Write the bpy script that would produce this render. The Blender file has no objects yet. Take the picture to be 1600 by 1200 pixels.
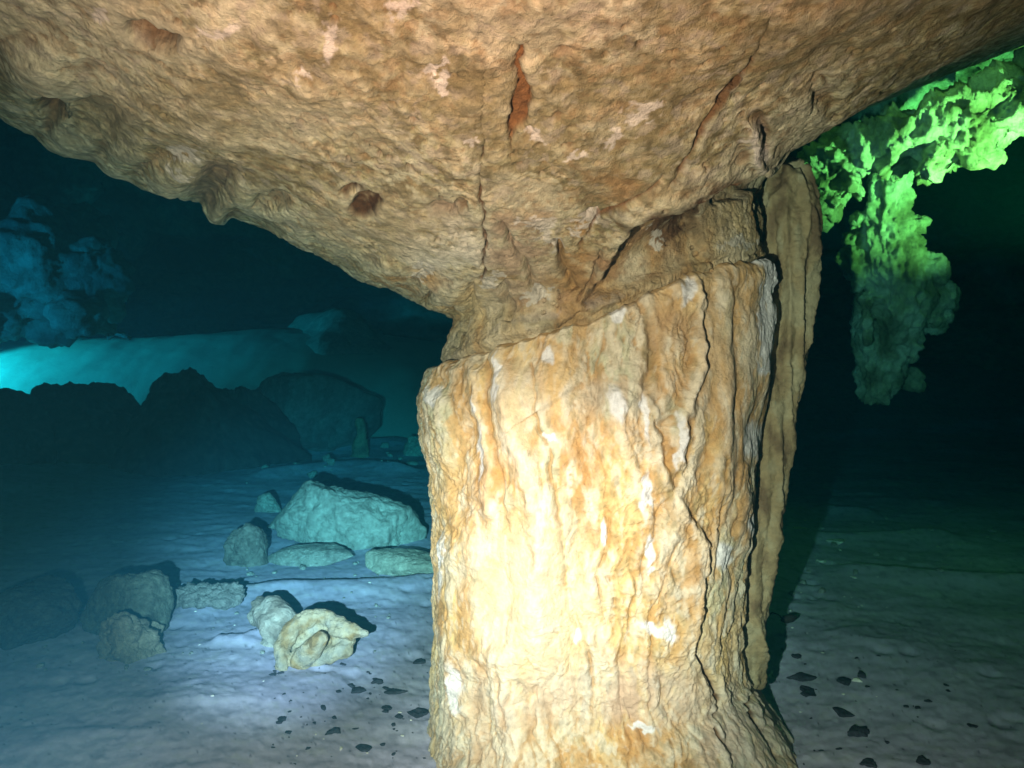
import bpy, bmesh, math
import numpy as np
from mathutils import Vector

S = bpy.context.scene
COL = S.collection

# ------------------------------------------------------------------ camera
CAM_Z = 0.93
PITCH = math.atan(40 / 1155)
cam_d = bpy.data.cameras.new('camera')
cam = bpy.data.objects.new('camera', cam_d); COL.objects.link(cam)
cam.location = (0, 0, CAM_Z)
cam.rotation_euler = (math.pi / 2 - PITCH, 0, 0)
cam_d.sensor_width = 36; cam_d.lens = 36 * 1155 / 1600
cam_d.clip_start = 0.02; cam_d.clip_end = 200
S.camera = cam
F = 1155.0
fw = np.array([0, math.cos(PITCH), -math.sin(PITCH)])
up = np.array([0, math.sin(PITCH), math.cos(PITCH)])

def wpt(px, py, d):
    """point seen at photo pixel px,py, d metres ahead (used to survey the cave)"""
    v = fw * d + np.array([1, 0, 0]) * (px - 800) / F * d + up * (600 - py) / F * d
    return np.array([v[0], v[1], v[2] + CAM_Z])

def gpt(px, py, z=0.0):
    """ground point under photo pixel"""
    v = fw + np.array([1, 0, 0]) * (px - 800) / F + up * (600 - py) / F
    t = (z - CAM_Z) / v[2]
    return np.array([v[0] * t, v[1] * t, z])

def survey(V):
    x = V[..., 0]; y = V[..., 1]; z = V[..., 2] - CAM_Z
    d = np.maximum(y * fw[1] + z * fw[2], 0.05)
    return 800 + F * x / d, 600 - F * (y * up[1] + z * up[2]) / d

# ------------------------------------------------------------------ world, exposure
w = bpy.data.worlds.new('World'); S.world = w; w.use_nodes = True
bg = w.node_tree.nodes['Background']
bg.inputs[0].default_value = (0.0, 0.02, 0.03, 1); bg.inputs[1].default_value = 0.05   # no daylight reaches this cave
S.view_settings.view_transform = 'Standard'; S.view_settings.look = 'None'
S.view_settings.exposure = 0; S.view_settings.gamma = 1
S.render.engine = 'CYCLES'
S.cycles.max_bounces = 5; S.cycles.diffuse_bounces = 3; S.cycles.volume_bounces = 1
S.cycles.use_denoising = True
try: S.cycles.denoiser = 'OPENIMAGEDENOISE'
except Exception: pass

# ------------------------------------------------------------------ dive torches
def spot(name, loc, aim, power, angle, blend, color=(1, 1, 1), size=0.03):
    l = bpy.data.lights.new(name, 'SPOT'); l.energy = power; l.color = color
    l.spot_size = math.radians(angle); l.spot_blend = blend; l.shadow_soft_size = size
    o = bpy.data.objects.new(name, l); COL.objects.link(o); o.location = loc
    o.rotation_euler = (Vector(aim) - Vector(loc)).to_track_quat('-Z', 'Y').to_euler()
    return o
TL = (-0.20, 0.0, 0.80)
spot('photographer_torch', TL, tuple(wpt(765, 600, 2.0)), 375, 112, 1.0, (1.0, 0.355, 0.268), 0.010)
spot('photographer_torch_core', TL, tuple(wpt(825, 930, 1.6)), 560, 38, 1.0, (1.0, 0.38, 0.33), 0.010)
spot('photographer_torch_throw', TL, tuple(wpt(485, 830, 3.4)), 2000, 27, 1.0, (0.8, 0.36, 0.43), 0.010)
spot('left_diver_torch', tuple(wpt(-220, 545, 8.8)), tuple(wpt(150, 600, 9.8)), 620, 70, 0.6, (0.3, 0.85, 1.0), 0.05)
spot('left_diver_torch_up', tuple(wpt(-700, 600, 5.0)), tuple(wpt(40, 420, 8.4)), 330, 64, 0.9, (0.12, 0.55, 1.0), 0.05)
spot('right_diver_torch', tuple(wpt(1830, 400, 2.75)), tuple(wpt(1440, 200, 3.65)), 420, 74, 1.0, (0.70, 0.66, 0.14), 0.02)

# ------------------------------------------------------------------ noise
GT = np.array([[1,1,0],[-1,1,0],[1,-1,0],[-1,-1,0],[1,0,1],[-1,0,1],[1,0,-1],[-1,0,-1],
               [0,1,1],[0,-1,1],[0,1,-1],[0,-1,-1],[1,1,0],[0,-1,1],[-1,1,0],[0,-1,-1]], np.float32)
def _hash(a, b, c, seed):
    h = (a.astype(np.uint32) * np.uint32(374761393) + b.astype(np.uint32) * np.uint32(668265263)
         + c.astype(np.uint32) * np.uint32(2246822519) + np.uint32(seed * 3266489 + 77))
    h ^= h >> np.uint32(13); h *= np.uint32(1274126177); h ^= h >> np.uint32(16)
    return h
def perlin(x, y, z, seed=0):
    x = np.asarray(x, np.float32); y = np.asarray(y, np.float32); z = np.asarray(z, np.float32)
    x, y, z = np.broadcast_arrays(x, y, z)
    xi = np.floor(x).astype(np.int64); yi = np.floor(y).astype(np.int64); zi = np.floor(z).astype(np.int64)
    fx = (x - xi).astype(np.float32); fy = (y - yi).astype(np.float32); fz = (z - zi).astype(np.float32)
    u = fx * fx * fx * (fx * (fx * 6 - 15) + 10); v = fy * fy * fy * (fy * (fy * 6 - 15) + 10); t = fz * fz * fz * (fz * (fz * 6 - 15) + 10)
    def c(i, j, k):
        g = GT[_hash(xi + i, yi + j, zi + k, seed) & np.uint32(15)]
        return g[..., 0] * (fx - i) + g[..., 1] * (fy - j) + g[..., 2] * (fz - k)
    a = c(0,0,0); a += u * (c(1,0,0) - a)
    b = c(0,1,0); b += u * (c(1,1,0) - b)
    a += v * (b - a)
    d = c(0,0,1); d += u * (c(1,0,1) - d)
    e = c(0,1,1); e += u * (c(1,1,1) - e)
    d += v * (e - d)
    return a + t * (d - a)
def fbm(x, y, z, oct=4, seed=0, gain=0.5, ridged=False):
    s = 0; a = 1.0; f = 1.0; n = 0
    for i in range(oct):
        p = perlin(x * f + i * 7.3, y * f - i * 3.1, z * f + i * 5.7, seed + i)
        if ridged: p = 1 - 2 * np.abs(p) * 1.5
        s = s + a * p; n += a; a *= gain; f *= 2.03
    return s / n
def worley(x, y, z, seed=0):
    x, y, z = np.broadcast_arrays(np.asarray(x, np.float32), np.asarray(y, np.float32), np.asarray(z, np.float32))
    xi = np.floor(x).astype(np.int64); yi = np.floor(y).astype(np.int64); zi = np.floor(z).astype(np.int64)
    best = np.full(x.shape, 9.0, np.float32)
    for i in (-1, 0, 1):
        for j in (-1, 0, 1):
            for k in (-1, 0, 1):
                h = _hash(xi + i, yi + j, zi + k, seed)
                ax = xi + i + (h & np.uint32(1023)) / 1023.0
                ay = yi + j + ((h >> np.uint32(10)) & np.uint32(1023)) / 1023.0
                az = zi + k + ((h >> np.uint32(20)) & np.uint32(1023)) / 1023.0
                best = np.minimum(best, ((x - ax) ** 2 + (y - ay) ** 2 + (z - az) ** 2).astype(np.float32))
    return np.sqrt(best)
def sst(a, b, x):
    t = np.clip((x - a) / (b - a), 0, 1); return t * t * (3 - 2 * t)
def lerp(a, b, t):
    t = np.asarray(t)[..., None] if np.ndim(a) > np.ndim(t) or (np.ndim(b) == 1) else t
    return a + (b - a) * t

# sculpt masks on the surveyed face
def pdist(px, py, pts):
    """distance to a polyline, signed side (+ = right of travel going down), position along 0..1"""
    best = np.full(px.shape, 1e9, np.float32); side = np.zeros(px.shape, np.float32); along = np.zeros(px.shape, np.float32)
    n = len(pts) - 1
    for i in range(n):
        (x0, y0), (x1, y1) = pts[i], pts[i + 1]
        dx, dy = x1 - x0, y1 - y0; L = dx * dx + dy * dy
        t = np.clip(((px - x0) * dx + (py - y0) * dy) / L, 0, 1)
        d = np.hypot(px - x0 - t * dx, py - y0 - t * dy)
        s = np.sign((px - x0) * dy - (py - y0) * dx)
        m = d < best
        best = np.where(m, d, best); side = np.where(m, s, side); along = np.where(m, (i + t) / n, along)
    return best, side, along
def inpoly(px, py, poly):
    c = np.zeros(px.shape, bool); n = len(poly)
    for i in range(n):
        x0, y0 = poly[i]; x1, y1 = poly[(i + 1) % n]
        if y0 == y1: continue
        m = ((y0 > py) != (y1 > py)) & (px < (x1 - x0) * (py - y0) / (y1 - y0) + x0)
        c ^= m
    return c
def polymask(px, py, poly, soft):
    d, _, _ = pdist(px, py, list(poly) + [poly[0]])
    d = np.where(inpoly(px, py, poly), d, -d)
    return sst(-soft, soft, d)
def ell(px, py, cx, cy, rx, ry, soft=0.35, ang=0):
    c, s = math.cos(math.radians(ang)), math.sin(math.radians(ang))
    u = ((px - cx) * c + (py - cy) * s) / rx; v = (-(px - cx) * s + (py - cy) * c) / ry
    return 1 - sst(1 - soft, 1 + soft, np.hypot(u, v))

# ------------------------------------------------------------------ mesh helpers
def link(o, parent=None):
    COL.objects.link(o)
    if parent is not None: o.parent = parent
    return o
def tag(o, label=None, cat=None, group=None, kind=None):
    if label: o['label'] = label
    if cat: o['category'] = cat
    if group: o['group'] = group
    if kind: o['kind'] = kind
    return o
def raw_mesh(name, V, Fc, col=None, smooth=True):
    me = bpy.data.meshes.new(name)
    V = np.ascontiguousarray(V, np.float32).reshape(-1, 3); Fc = np.ascontiguousarray(Fc, np.int32)
    n = Fc.shape[1]
    me.vertices.add(len(V)); me.vertices.foreach_set('co', V.ravel())
    me.loops.add(Fc.size); me.loops.foreach_set('vertex_index', Fc.ravel())
    me.polygons.add(len(Fc)); me.polygons.foreach_set('loop_start', np.arange(0, Fc.size, n, dtype=np.int32))
    me.polygons.foreach_set('use_smooth', np.full(len(Fc), smooth))
    me.update(calc_edges=True)
    if col is not None:
        a = me.color_attributes.new('tint', 'FLOAT_COLOR', 'POINT')
        c = np.ones((len(V), 4), np.float32); c[:, :3] = np.clip(col.reshape(-1, 3), 0, 0.9)
        a.data.foreach_set('color', c.ravel())
    return me
def grid_faces(nu, nv, wrap=False, flip=False):
    i = np.arange(nu if wrap else nu - 1)[:, None]; j = np.arange(nv - 1)[None, :]
    i2 = (i + 1) % nu
    f = np.stack([i * nv + j, i2 * nv + j, i2 * nv + j + 1, i * nv + j + 1], -1).reshape(-1, 4)
    return f[:, ::-1] if flip else f
def blur(D, k):
    def b(a):
        p = np.concatenate([np.repeat(a[:, :1], k, 1), a, np.repeat(a[:, -1:], k, 1)], 1); c = np.cumsum(np.concatenate([np.zeros((len(p), 1)), p], 1), 1)
        return (c[:, 2 * k + 1:] - c[:, :-2 * k - 1]) / (2 * k + 1)
    return b(b(D).T).T
def grid_normals(V, wrap=True):
    if wrap: du = np.roll(V, -1, 0) - np.roll(V, 1, 0)
    else: du = np.gradient(V, axis=0)
    dv = np.gradient(V, axis=1)
    n = np.cross(du, dv); return n / (np.linalg.norm(n, axis=-1, keepdims=True) + 1e-9)

# ------------------------------------------------------------------ materials
def rock_mat(name, attr=True, base=(0.4, 0.3, 0.2), rough=0.72, bump=0.5, scale=60, dist=0.004, var=0.35, spec=0.25, pit=0.0):
    m = bpy.data.materials.new(name); m.use_nodes = True
    nt = m.node_tree; N = nt.nodes; L = nt.links; b = N['Principled BSDF']
    b.inputs['Roughness'].default_value = rough; b.inputs['Specular IOR Level'].default_value = spec
    tc = N.new('ShaderNodeTexCoord')
    if attr:
        a = N.new('ShaderNodeVertexColor'); a.layer_name = 'tint'; src = a.outputs[0]
    else:
        a = N.new('ShaderNodeRGB'); a.outputs[0].default_value = (*base, 1); src = a.outputs[0]
    n1 = N.new('ShaderNodeTexNoise'); n1.inputs['Scale'].default_value = scale; n1.inputs['Detail'].default_value = 7; n1.inputs['Roughness'].default_value = 0.65
    L.new(tc.outputs['Object'], n1.inputs['Vector'])
    mr = N.new('ShaderNodeMapRange'); mr.inputs['From Min'].default_value = 0.3; mr.inputs['From Max'].default_value = 0.7
    mr.inputs['To Min'].default_value = 1 - var; mr.inputs['To Max'].default_value = 1 + var * 0.8
    L.new(n1.outputs['Fac'], mr.inputs['Value'])
    mx = N.new('ShaderNodeVectorMath'); mx.operation = 'SCALE'
    L.new(src, mx.inputs[0]); L.new(mr.outputs[0], mx.inputs['Scale'])
    L.new(mx.outputs[0], b.inputs['Base Color'])
    n2 = N.new('ShaderNodeTexNoise'); n2.inputs['Scale'].default_value = scale * 2.3; n2.inputs['Detail'].default_value = 8; n2.inputs['Roughness'].default_value = 0.7
    L.new(tc.outputs['Object'], n2.inputs['Vector'])
    h = n2.outputs['Fac']
    if pit > 0:
        vo = N.new('ShaderNodeTexVoronoi'); vo.inputs['Scale'].default_value = scale * 1.1
        L.new(tc.outputs['Object'], vo.inputs['Vector'])
        mp = N.new('ShaderNodeMapRange'); mp.inputs['From Max'].default_value = 0.35; mp.inputs['To Min'].default_value = 0; mp.inputs['To Max'].default_value = pit
        L.new(vo.outputs['Distance'], mp.inputs['Value'])
        ad = N.new('ShaderNodeMath'); ad.operation = 'ADD'; L.new(h, ad.inputs[0]); L.new(mp.outputs[0], ad.inputs[1]); h = ad.outputs[0]
    bp = N.new('ShaderNodeBump'); bp.inputs['Strength'].default_value = bump; bp.inputs['Distance'].default_value = dist
    L.new(h, bp.inputs['Height']); L.new(bp.outputs[0], b.inputs['Normal'])
    return m
M_CEIL = rock_mat('ceiling_limestone', scale=45, bump=1.0, dist=0.010, var=0.4, pit=0.25, rough=0.85, spec=0.12)
M_COLM = rock_mat('flowstone', scale=60, bump=0.9, dist=0.006, var=0.22, rough=0.6, spec=0.3)
M_ROCK = rock_mat('pale_rock', scale=30, bump=1.0, dist=0.02, var=0.35, rough=0.85, spec=0.15)
M_FAR = rock_mat('far_rock', scale=6, bump=0.8, dist=0.05, var=0.4, rough=0.9, spec=0.1)
M_SAND = rock_mat('silt', scale=38, bump=0.35, dist=0.004, var=0.12, rough=0.9, spec=0.1)
M_DARK = rock_mat('dark_stone', attr=False, base=(0.050, 0.050, 0.066), scale=60, bump=0.5, dist=0.003, rough=0.8, spec=0.2)
M_PALE = rock_mat('pale_shell', attr=False, base=(0.75, 0.73, 0.66), scale=60, bump=0.3, dist=0.002, rough=0.6)
M_TWIG = rock_mat('dead_leaf', attr=False, base=(0.03, 0.025, 0.02), scale=80, bump=0.3, dist=0.001, rough=0.7)

C = lambda *a: np.array(a, np.float32)
TAN, BROWN, CREAM = C(.37, .35, .19), C(.21, .175, .085), C(.54, .53, .37)
DBROWN, RUST, WHITE, GREY = C(.15, .075, .03), C(.50, .25, .075), C(.78, .78, .80), C(.50, .46, .38)
YEL, PURP = C(.66, .47, .22), C(.60, .54, .50)

# ------------------------------------------------------------------ the rock column and the ceiling that spreads from it
AX, AY = 0.225, 1.97
def crack_z(x): return np.interp(x, [-.6, -.2, -.055, .175, .41, .63, .9], [.86, .905, .955, 1.02, 1.12, 1.172, 1.2])

def angles(nf, nb):
    f = np.linspace(-math.radians(115), math.radians(115), nf, endpoint=False)
    b = np.linspace(math.radians(115), math.radians(245), nb, endpoint=False)
    return np.concatenate([f, b])

def paint(col, m, c, k=1.0):
    return col + (c - col) * (np.clip(m * k, 0, 1))[..., None]

col_root = bpy.data.objects.new('rock_column', None); link(col_root); col_root.location = (AX, AY, 0)
tag(col_root, 'thick cream and ochre flowstone column standing between sandy floor and cave ceiling, cut by a slanting crack', 'rock column')
ROOT = np.array([AX, AY, 0.0])

ZT = np.array([-.25, -.12, -.04, .05, .12, .206, .37, .453, .617, .70, .83, .90, .93, 1.0, 1.21])
XL = np.array([-.215, -.212, -.21, -.205, -.20, -.195, -.195, -.20, -.208, -.216, -.222, -.205, -.19, -.18, -.17])
XR = np.array([.80, .755, .71, .65, .595, .588, .588, .59, .608, .62, .632, .64, .642, .648, .645])
def shaft_R(T, Z):
    sx = np.sin(T); sy = -np.cos(T)
    L_ = np.interp(Z, ZT, XL); R_ = np.interp(Z, ZT, XR)
    e = 2.35
    return (L_ + R_) / 2, (R_ - L_) / 2 * (np.abs(sx) ** e + np.abs(sy / 0.92) ** e) ** (-1 / e)
def build_shaft():
    th = angles(900, 110); nz = 950
    T, q = np.meshgrid(th, np.linspace(0, 1, nz), indexing='ij')
    sx = np.sin(T); sy = -np.cos(T)
    ztop = crack_z(AX + 0.43 * sx)
    Z = -0.22 + (ztop + 0.22) * q
    cx, R = shaft_R(T, Z)
    X = cx + R * sx; Y = AY + R * sy
    flare = 0.10 * sst(0.16, -0.15, Z)
    Y -= flare * np.clip(-sy, 0, 1); 
    V = np.stack([X, Y, Z], -1)
    px, py = survey(V)
    # warp the survey coordinates so sculpted lines wander
    wx = px + 5 * perlin(X * 14, Y * 14, Z * 14, 3) + 5 * perlin(X * 40, Y * 40, Z * 40, 4)
    wy = py + 6 * perlin(X * 12, Y * 12, Z * 12, 5)
    D = np.zeros_like(X)
    front = sst(0.25, -0.05, np.abs(T) / math.pi - 0.45)
    wv = 0.35 * perlin(X * 3, Y * 3, Z * 2.2, 11)
    A = T * 0.45
    D += 0.034 * fbm(A * 6 + wv, Y * 0.4, Z * 1.3, 3, 20)
    w2 = wv + 0.5 * perlin(X * 7, Y * 7, Z * 4, 13) + 0.22 * perlin(X * 22, Y * 22, Z * 14, 14)
    r1 = perlin(A * 15 + w2 * 2.0, 0 * A, Z * 1.9, 31)
    D += 0.018 * (np.sqrt(np.abs(r1) + 0.012) - 0.45)
    reg = sst(-0.15, 0.25, fbm(X * 5, Y * 5, Z * 3, 2, 36))
    r2 = perlin(A * 28 + w2 * 3.0, 0 * A, Z * 4.0, 33)
    D += 0.007 * reg * (np.sqrt(np.abs(r2) + 0.012) - 0.45)
    ux = X + 0.025 * perlin(X * 16, Y * 16, Z * 16, 41); uz = Z + 0.04 * perlin(X * 13, Y * 13, Z * 13, 42)
    rb = fbm(ux * 15, Y * 15, uz * 8, 3, 50, 0.5)
    D += 0.016 * rb
    rc = perlin(ux * 27, Y * 27, uz * 15, 55)
    D += 0.009 * (np.sqrt(np.abs(rc) + 0.015) - 0.4) * (0.4 + 0.6 * (1 - reg))
    reg2 = sst(-0.1, 0.3, fbm(X * 7 + 4, Y * 7, Z * 4, 2, 37))
    rd = perlin(ux * 58, Y * 58, uz * 34, 56)
    D += 0.0035 * (np.sqrt(np.abs(rd) + 0.006) - 0.4) * (0.35 + 0.65 * reg2)
    D += 0.002 * fbm(ux * 90, Y * 90, uz * 75, 4, 60, 0.65)
    rx_ = X + 0.03 * perlin(X * 11, Y * 11, Z * 11, 43); rz_ = Z + 0.04 * perlin(X * 11, Y * 11, Z * 11, 44)
    cg = fbm(rx_ * 10, Y * 10, rz_ * 9, 5, 45, .62)
    D += 0.020 * cg * sst(-.1, .2, fbm(X * 4 + 9, Y * 4, Z * 3, 2, 46) + 0.1)
    ch = fbm(rx_ * 34, Y * 34, rz_ * 28, 3, 47, .6)
    D += 0.003 * (0.4 - np.abs(ch) * 3)
    nod = worley(X * 30, Y * 30, Z * 22, 7)
    low = sst(760, 1000, py) * 0.6 + 0.1
    leftp = sst(780, 700, px)
    D += 0.009 * (0.6 - nod) * np.clip(low * sst(0.05, -0.2, rb) + leftp * 0.7, 0, 1)
    # horizontal little rims near the bottom front
    rim = perlin(X * 9, Y * 9, Z * 45 + 2.5 * perlin(X * 10, Y * 10, Z * 10, 71), 70)
    D += 0.002 * (1 - np.abs(rim) * 2.5) * ell(px, py, 960, 960, 150, 150, 0.5)
    # --- smoother polished drapes on the left and right sides
    calm = np.maximum(ell(px, py, 805, 640, 70, 150, .6), np.maximum(ell(px, py, 1140, 600, 60, 200, .6), ell(px, py, 800, 900, 90, 120, .6)))
    D = D - 0.7 * calm * (D - blur(D, 14))
    # --- named features
    # main shield edge: everything left of it stands proud
    edge = [(985, 440), (1003, 500), (1016, 560), (1000, 600), (1022, 650), (1030, 720), (1052, 780), (1100, 850), (1088, 930), (1080, 1010), (1108, 1090), (1150, 1230)]
    d, s, al = pdist(wx, wy, edge)
    dd = np.where(s > 0, -d, d)   # + on the left
    side_l = sst(-3.5, 3.5, -dd * -1)
    amp = 0.016 * sst(560, 700, py) + 0.006
    D += amp * sst(-14, 8, dd) * np.exp(-np.clip(dd, 0, None) / 170) * (px > 800 - 200)
    D -= 0.009 * np.exp(-((dd + 5) / 7) ** 2) * .6
    # top of the hanging lobe
    d, s, al = pdist(wx, wy, [(850, 640), (900, 600), (955, 592), (1000, 612), (1022, 655)])
    D += 0.009 * sst(-5, 6, np.where(s > 0, d, -d) * 1.0) * np.exp(-d / 60)
    # pale rib
    def rib(pts, wdt, h):
        nonlocal D; h *= 1.35
        d, s, al = pdist(wx, wy, pts); D += h * np.exp(-(d / wdt) ** 2) * sst(0, .08, al)
        return d
    rib([(772, 530), (790, 600), (803, 660), (825, 730), (850, 800), (850, 880)], 17, 0.016)
    rib([(742, 560), (750, 640), (770, 720), (775, 800)], 10, 0.010)
    rib([(1088, 425), (1092, 500), (1085, 570), (1068, 630), (1052, 680), (1048, 728)], 10, 0.018)
    rib([(960, 600), (962, 660), (985, 740), (1000, 800)], 16, 0.010)
    rib([(1130, 420), (1135, 520), (1128, 640), (1125, 760)], 16, 0.010)
    rib([(1170, 410), (1168, 560), (1150, 700), (1155, 850)], 13, 0.010)
    rib([(895, 520), (880, 600), (890, 680), (905, 760)], 14, 0.008)
    rib([(690, 600), (700, 720), (715, 900), (720, 1100)], 14, 0.009)
    rib([(780, 1000), (800, 1100), (820, 1200)], 20, 0.010)
    def groove(pts, wdt, h):
        nonlocal D; h *= .65
        d, s, al = pdist(wx, wy, pts); m = np.exp(-(d / wdt) ** 2) * sst(0, .06, al) * sst(1, .94, al)
        D -= h * m; return m
    groove([(760, 520), (765, 640), (790, 760), (800, 840)], 4, 0.010)
    groove([(860, 690), (868, 780), (880, 860), (893, 960), (925, 1020), (930, 1080)], 5, 0.014)
    groove([(830, 560), (840, 640), (858, 700)], 3.5, 0.009)
    groove([(918, 545), (926, 600), (935, 640)], 3.5, 0.008)
    groove([(1100, 430), (1104, 560), (1080, 650), (1060, 760)], 6, 0.009)
    groove([(1150, 430), (1148, 600), (1140, 800), (1150, 900)], 6, 0.007)
    groove([(1118, 700), (1125, 800), (1118, 900)], 3.5, 0.008)
    g1 = groove([(1078, 1005), (1092, 1040), (1108, 1062), (1120, 1092), (1110, 1120)], 4, 0.035)
    g2 = groove([(1160, 985), (1180, 1010), (1176, 1060), (1172, 1100), (1190, 1135), (1215, 1175), (1225, 1200)], 4, 0.035)
    g3 = groove([(1105, 1128), (1130, 1165), (1150, 1200)], 3, 0.03)
    groove([(1190, 1100), (1205, 1150), (1228, 1190)], 3, 0.02)
    groove([(840, 1060), (835, 1130), (815, 1200)], 3.5, 0.010)
    groove([(925, 1050), (925, 1200)], 3, 0.007)
    # bulge lower left, smooth
    D += 0.020 * ell(px, py, 800, 960, 90, 170, 0.8)
    D += 0.018 * ell(px, py, 675, 650, 45, 60, 0.8)
    # smooth the brightest polished patch
    sm = ell(wx, wy, 800, 900, 70, 110, 0.5)
    # ragged right rim (calcite edge) of the sheet
    D += 0.012 * np.exp(-((px - 1197) / 12) ** 2) * sst(700, 600, py)
    # top lip rounding
    D -= 0.012 * sst(0.992, 1.0, q) ** 2
    D += 0.006 * np.exp(-((q - 0.975) / 0.012) ** 2) * (0.5 + perlin(X * 20, Y * 20, Z * 20, 81))
    nx = sx; ny = sy
    V[..., 0] += D * nx; V[..., 1] += D * ny
    # jagged broken top
    topn = 0.010 * perlin(X * 22, Y * 22, 0 * Z, 90) + 0.005 * perlin(X * 70, Y * 70, 0 * Z, 91)
    V[..., 2] += topn * sst(0.93, 0.99, q)
    # colour
    n1 = fbm(X * 9, Y * 9, Z * 4, 4, 100); n2 = fbm(X * 24 + 5, Y * 24, Z * 10, 4, 110); n3 = fbm(X * 60, Y * 60, Z * 25, 3, 120)
    col = np.empty(V.shape, np.float32); col[:] = C(.62, .45, .27)
    col = paint(col, sst(0.02, 0.30, n1), YEL); col = paint(col, sst(-0.02, -0.28, n1), CREAM)
    col = paint(col, sst(0.03, 0.2, n2) * 0.75, C(.54, .31, .11)); col = paint(col, sst(-0.05, -0.22, n2) * 0.8, C(.68, .60, .46))
    col = paint(col, sst(0.1, 0.3, n3) * 0.4, BROWN); col = paint(col, sst(-0.1, -0.35, n3) * 0.5, C(.74, .68, .56))
    # recesses painted browner, raised parts paler, to sharpen local contrast
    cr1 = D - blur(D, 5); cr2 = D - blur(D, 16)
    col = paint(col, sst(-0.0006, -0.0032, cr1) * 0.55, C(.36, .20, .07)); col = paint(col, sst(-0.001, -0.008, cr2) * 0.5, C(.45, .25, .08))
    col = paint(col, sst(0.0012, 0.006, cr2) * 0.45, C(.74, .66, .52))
    upb = sst(640, 430, py)
    col = paint(col, upb * 0.30, C(.48, .34, .18))
    for cx_, cy_, rx_, ry_, cc, k in [
        (905, 735, 26, 45, RUST, .8), (925, 840, 30, 22, RUST, .5), (985, 1115, 32, 62, RUST, .85), (735, 705, 12, 50, RUST, .5),
        (1070, 930, 12, 60, RUST, .6), (1140, 800, 30, 60, RUST, .35), (1045, 770, 14, 40, BROWN, .5), (680, 1000, 16, 90, YEL, .6),
        (1010, 560, 12, 60, BROWN, .6), (960, 620, 60, 28, GREY, .6), (1050, 520, 40, 40, C(.42, .27, .15), .6), (820, 620, 20, 70, C(.66, .56, .36), .8),
        (720, 800, 14, 60, RUST, .45), (880, 600, 26, 50, YEL, .6), (1120, 560, 25, 90, C(.5, .36, .2), .5), (770, 760, 25, 40, RUST, .45),
        (850, 930, 80, 120, C(.78, .70, .50), .75), (960, 1080, 160, 50, PURP, .45), (1160, 1150, 80, 70, PURP, .55), (750, 1120, 80, 90, PURP, .3),
        (1110, 1000, 60, 80, YEL, .4), (1150, 700, 14, 120, C(.5, .3, .13), .4), (700, 780, 30, 130, YEL, .35)]:
        m = ell(wx, wy, cx_, cy_, rx_, ry_, 0.5) * sst(-0.35, 0.1, n2 + 0.6 * n3)
        col = paint(col, m, cc, k)
    fx_ = wx + 5 * n3 * 2; fy_ = wy + 8 * n3 * 2
    for cx_, cy_, rx_, ry_, an in [
        (857, 556, 10, 13, 0), (962, 632, 11, 26, -12), (1002, 650, 5, 36, -4), (1000, 770, 6, 36, 3), (757, 705, 7, 42, -4), (965, 490, 10, 11, 0),
        (1072, 455, 9, 22, 20), (1172, 690, 15, 30, 15), (1170, 820, 12, 20, 0), (1018, 982, 30, 8, 25), (1038, 985, 5, 18, 0), (700, 880, 8, 50, 0),
        (862, 683, 8, 6, 0), (1052, 690, 4, 42, 8), (905, 1000, 6, 10, 0), (942, 830, 5, 20, 0), (1128, 870, 12, 22, 0), (1016, 888, 7, 6, 0),
        (1010, 860, 6, 22, 0), (780, 590, 5, 40, 0), (690, 620, 10, 14, 0), (1000, 1130, 18, 6, -10), (725, 1070, 10, 40, 0), (1183, 780, 5, 60, 3), (745, 640, 5, 22, 0)]:
        col = paint(col, ell(fx_, fy_, cx_, cy_, rx_, ry_, 0.3, an), WHITE, .85)
    d, s, al = pdist(fx_, fy_, [(1150, 392), (1184, 398), (1196, 420), (1196, 480), (1188, 575)])
    col = paint(col, 1 - sst(6, 13, d - 5 * n3), WHITE, .9)
    for g in (g1, g2, g3): col = paint(col, sst(.3, .8, g), DBROWN)
    V2 = V.copy()
    # close the top with a ring that runs inwards under the capital
    rings = []; cr = []
    for f in (0.93, 0.75, 0.4, 0.0):
        c = V[:, -1].mean(0); r = c + (V[:, -1] - c) * f
        r[:, 2] = crack_z(r[:, 0]) - 0.006 + 0.008 * perlin(r[:, 0] * 20, r[:, 1] * 20, 0 * r[:, 2], 90)
        rings.append(r); cr.append(col[:, -1])
    V2 = np.concatenate([V] + [r[:, None] for r in rings], 1); col = np.concatenate([col] + [c[:, None] for c in cr], 1)
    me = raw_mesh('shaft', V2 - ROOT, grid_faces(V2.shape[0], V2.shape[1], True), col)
    me.materials.append(M_COLM)
    link(bpy.data.objects.new('shaft', me), col_root)
build_shaft()

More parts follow.
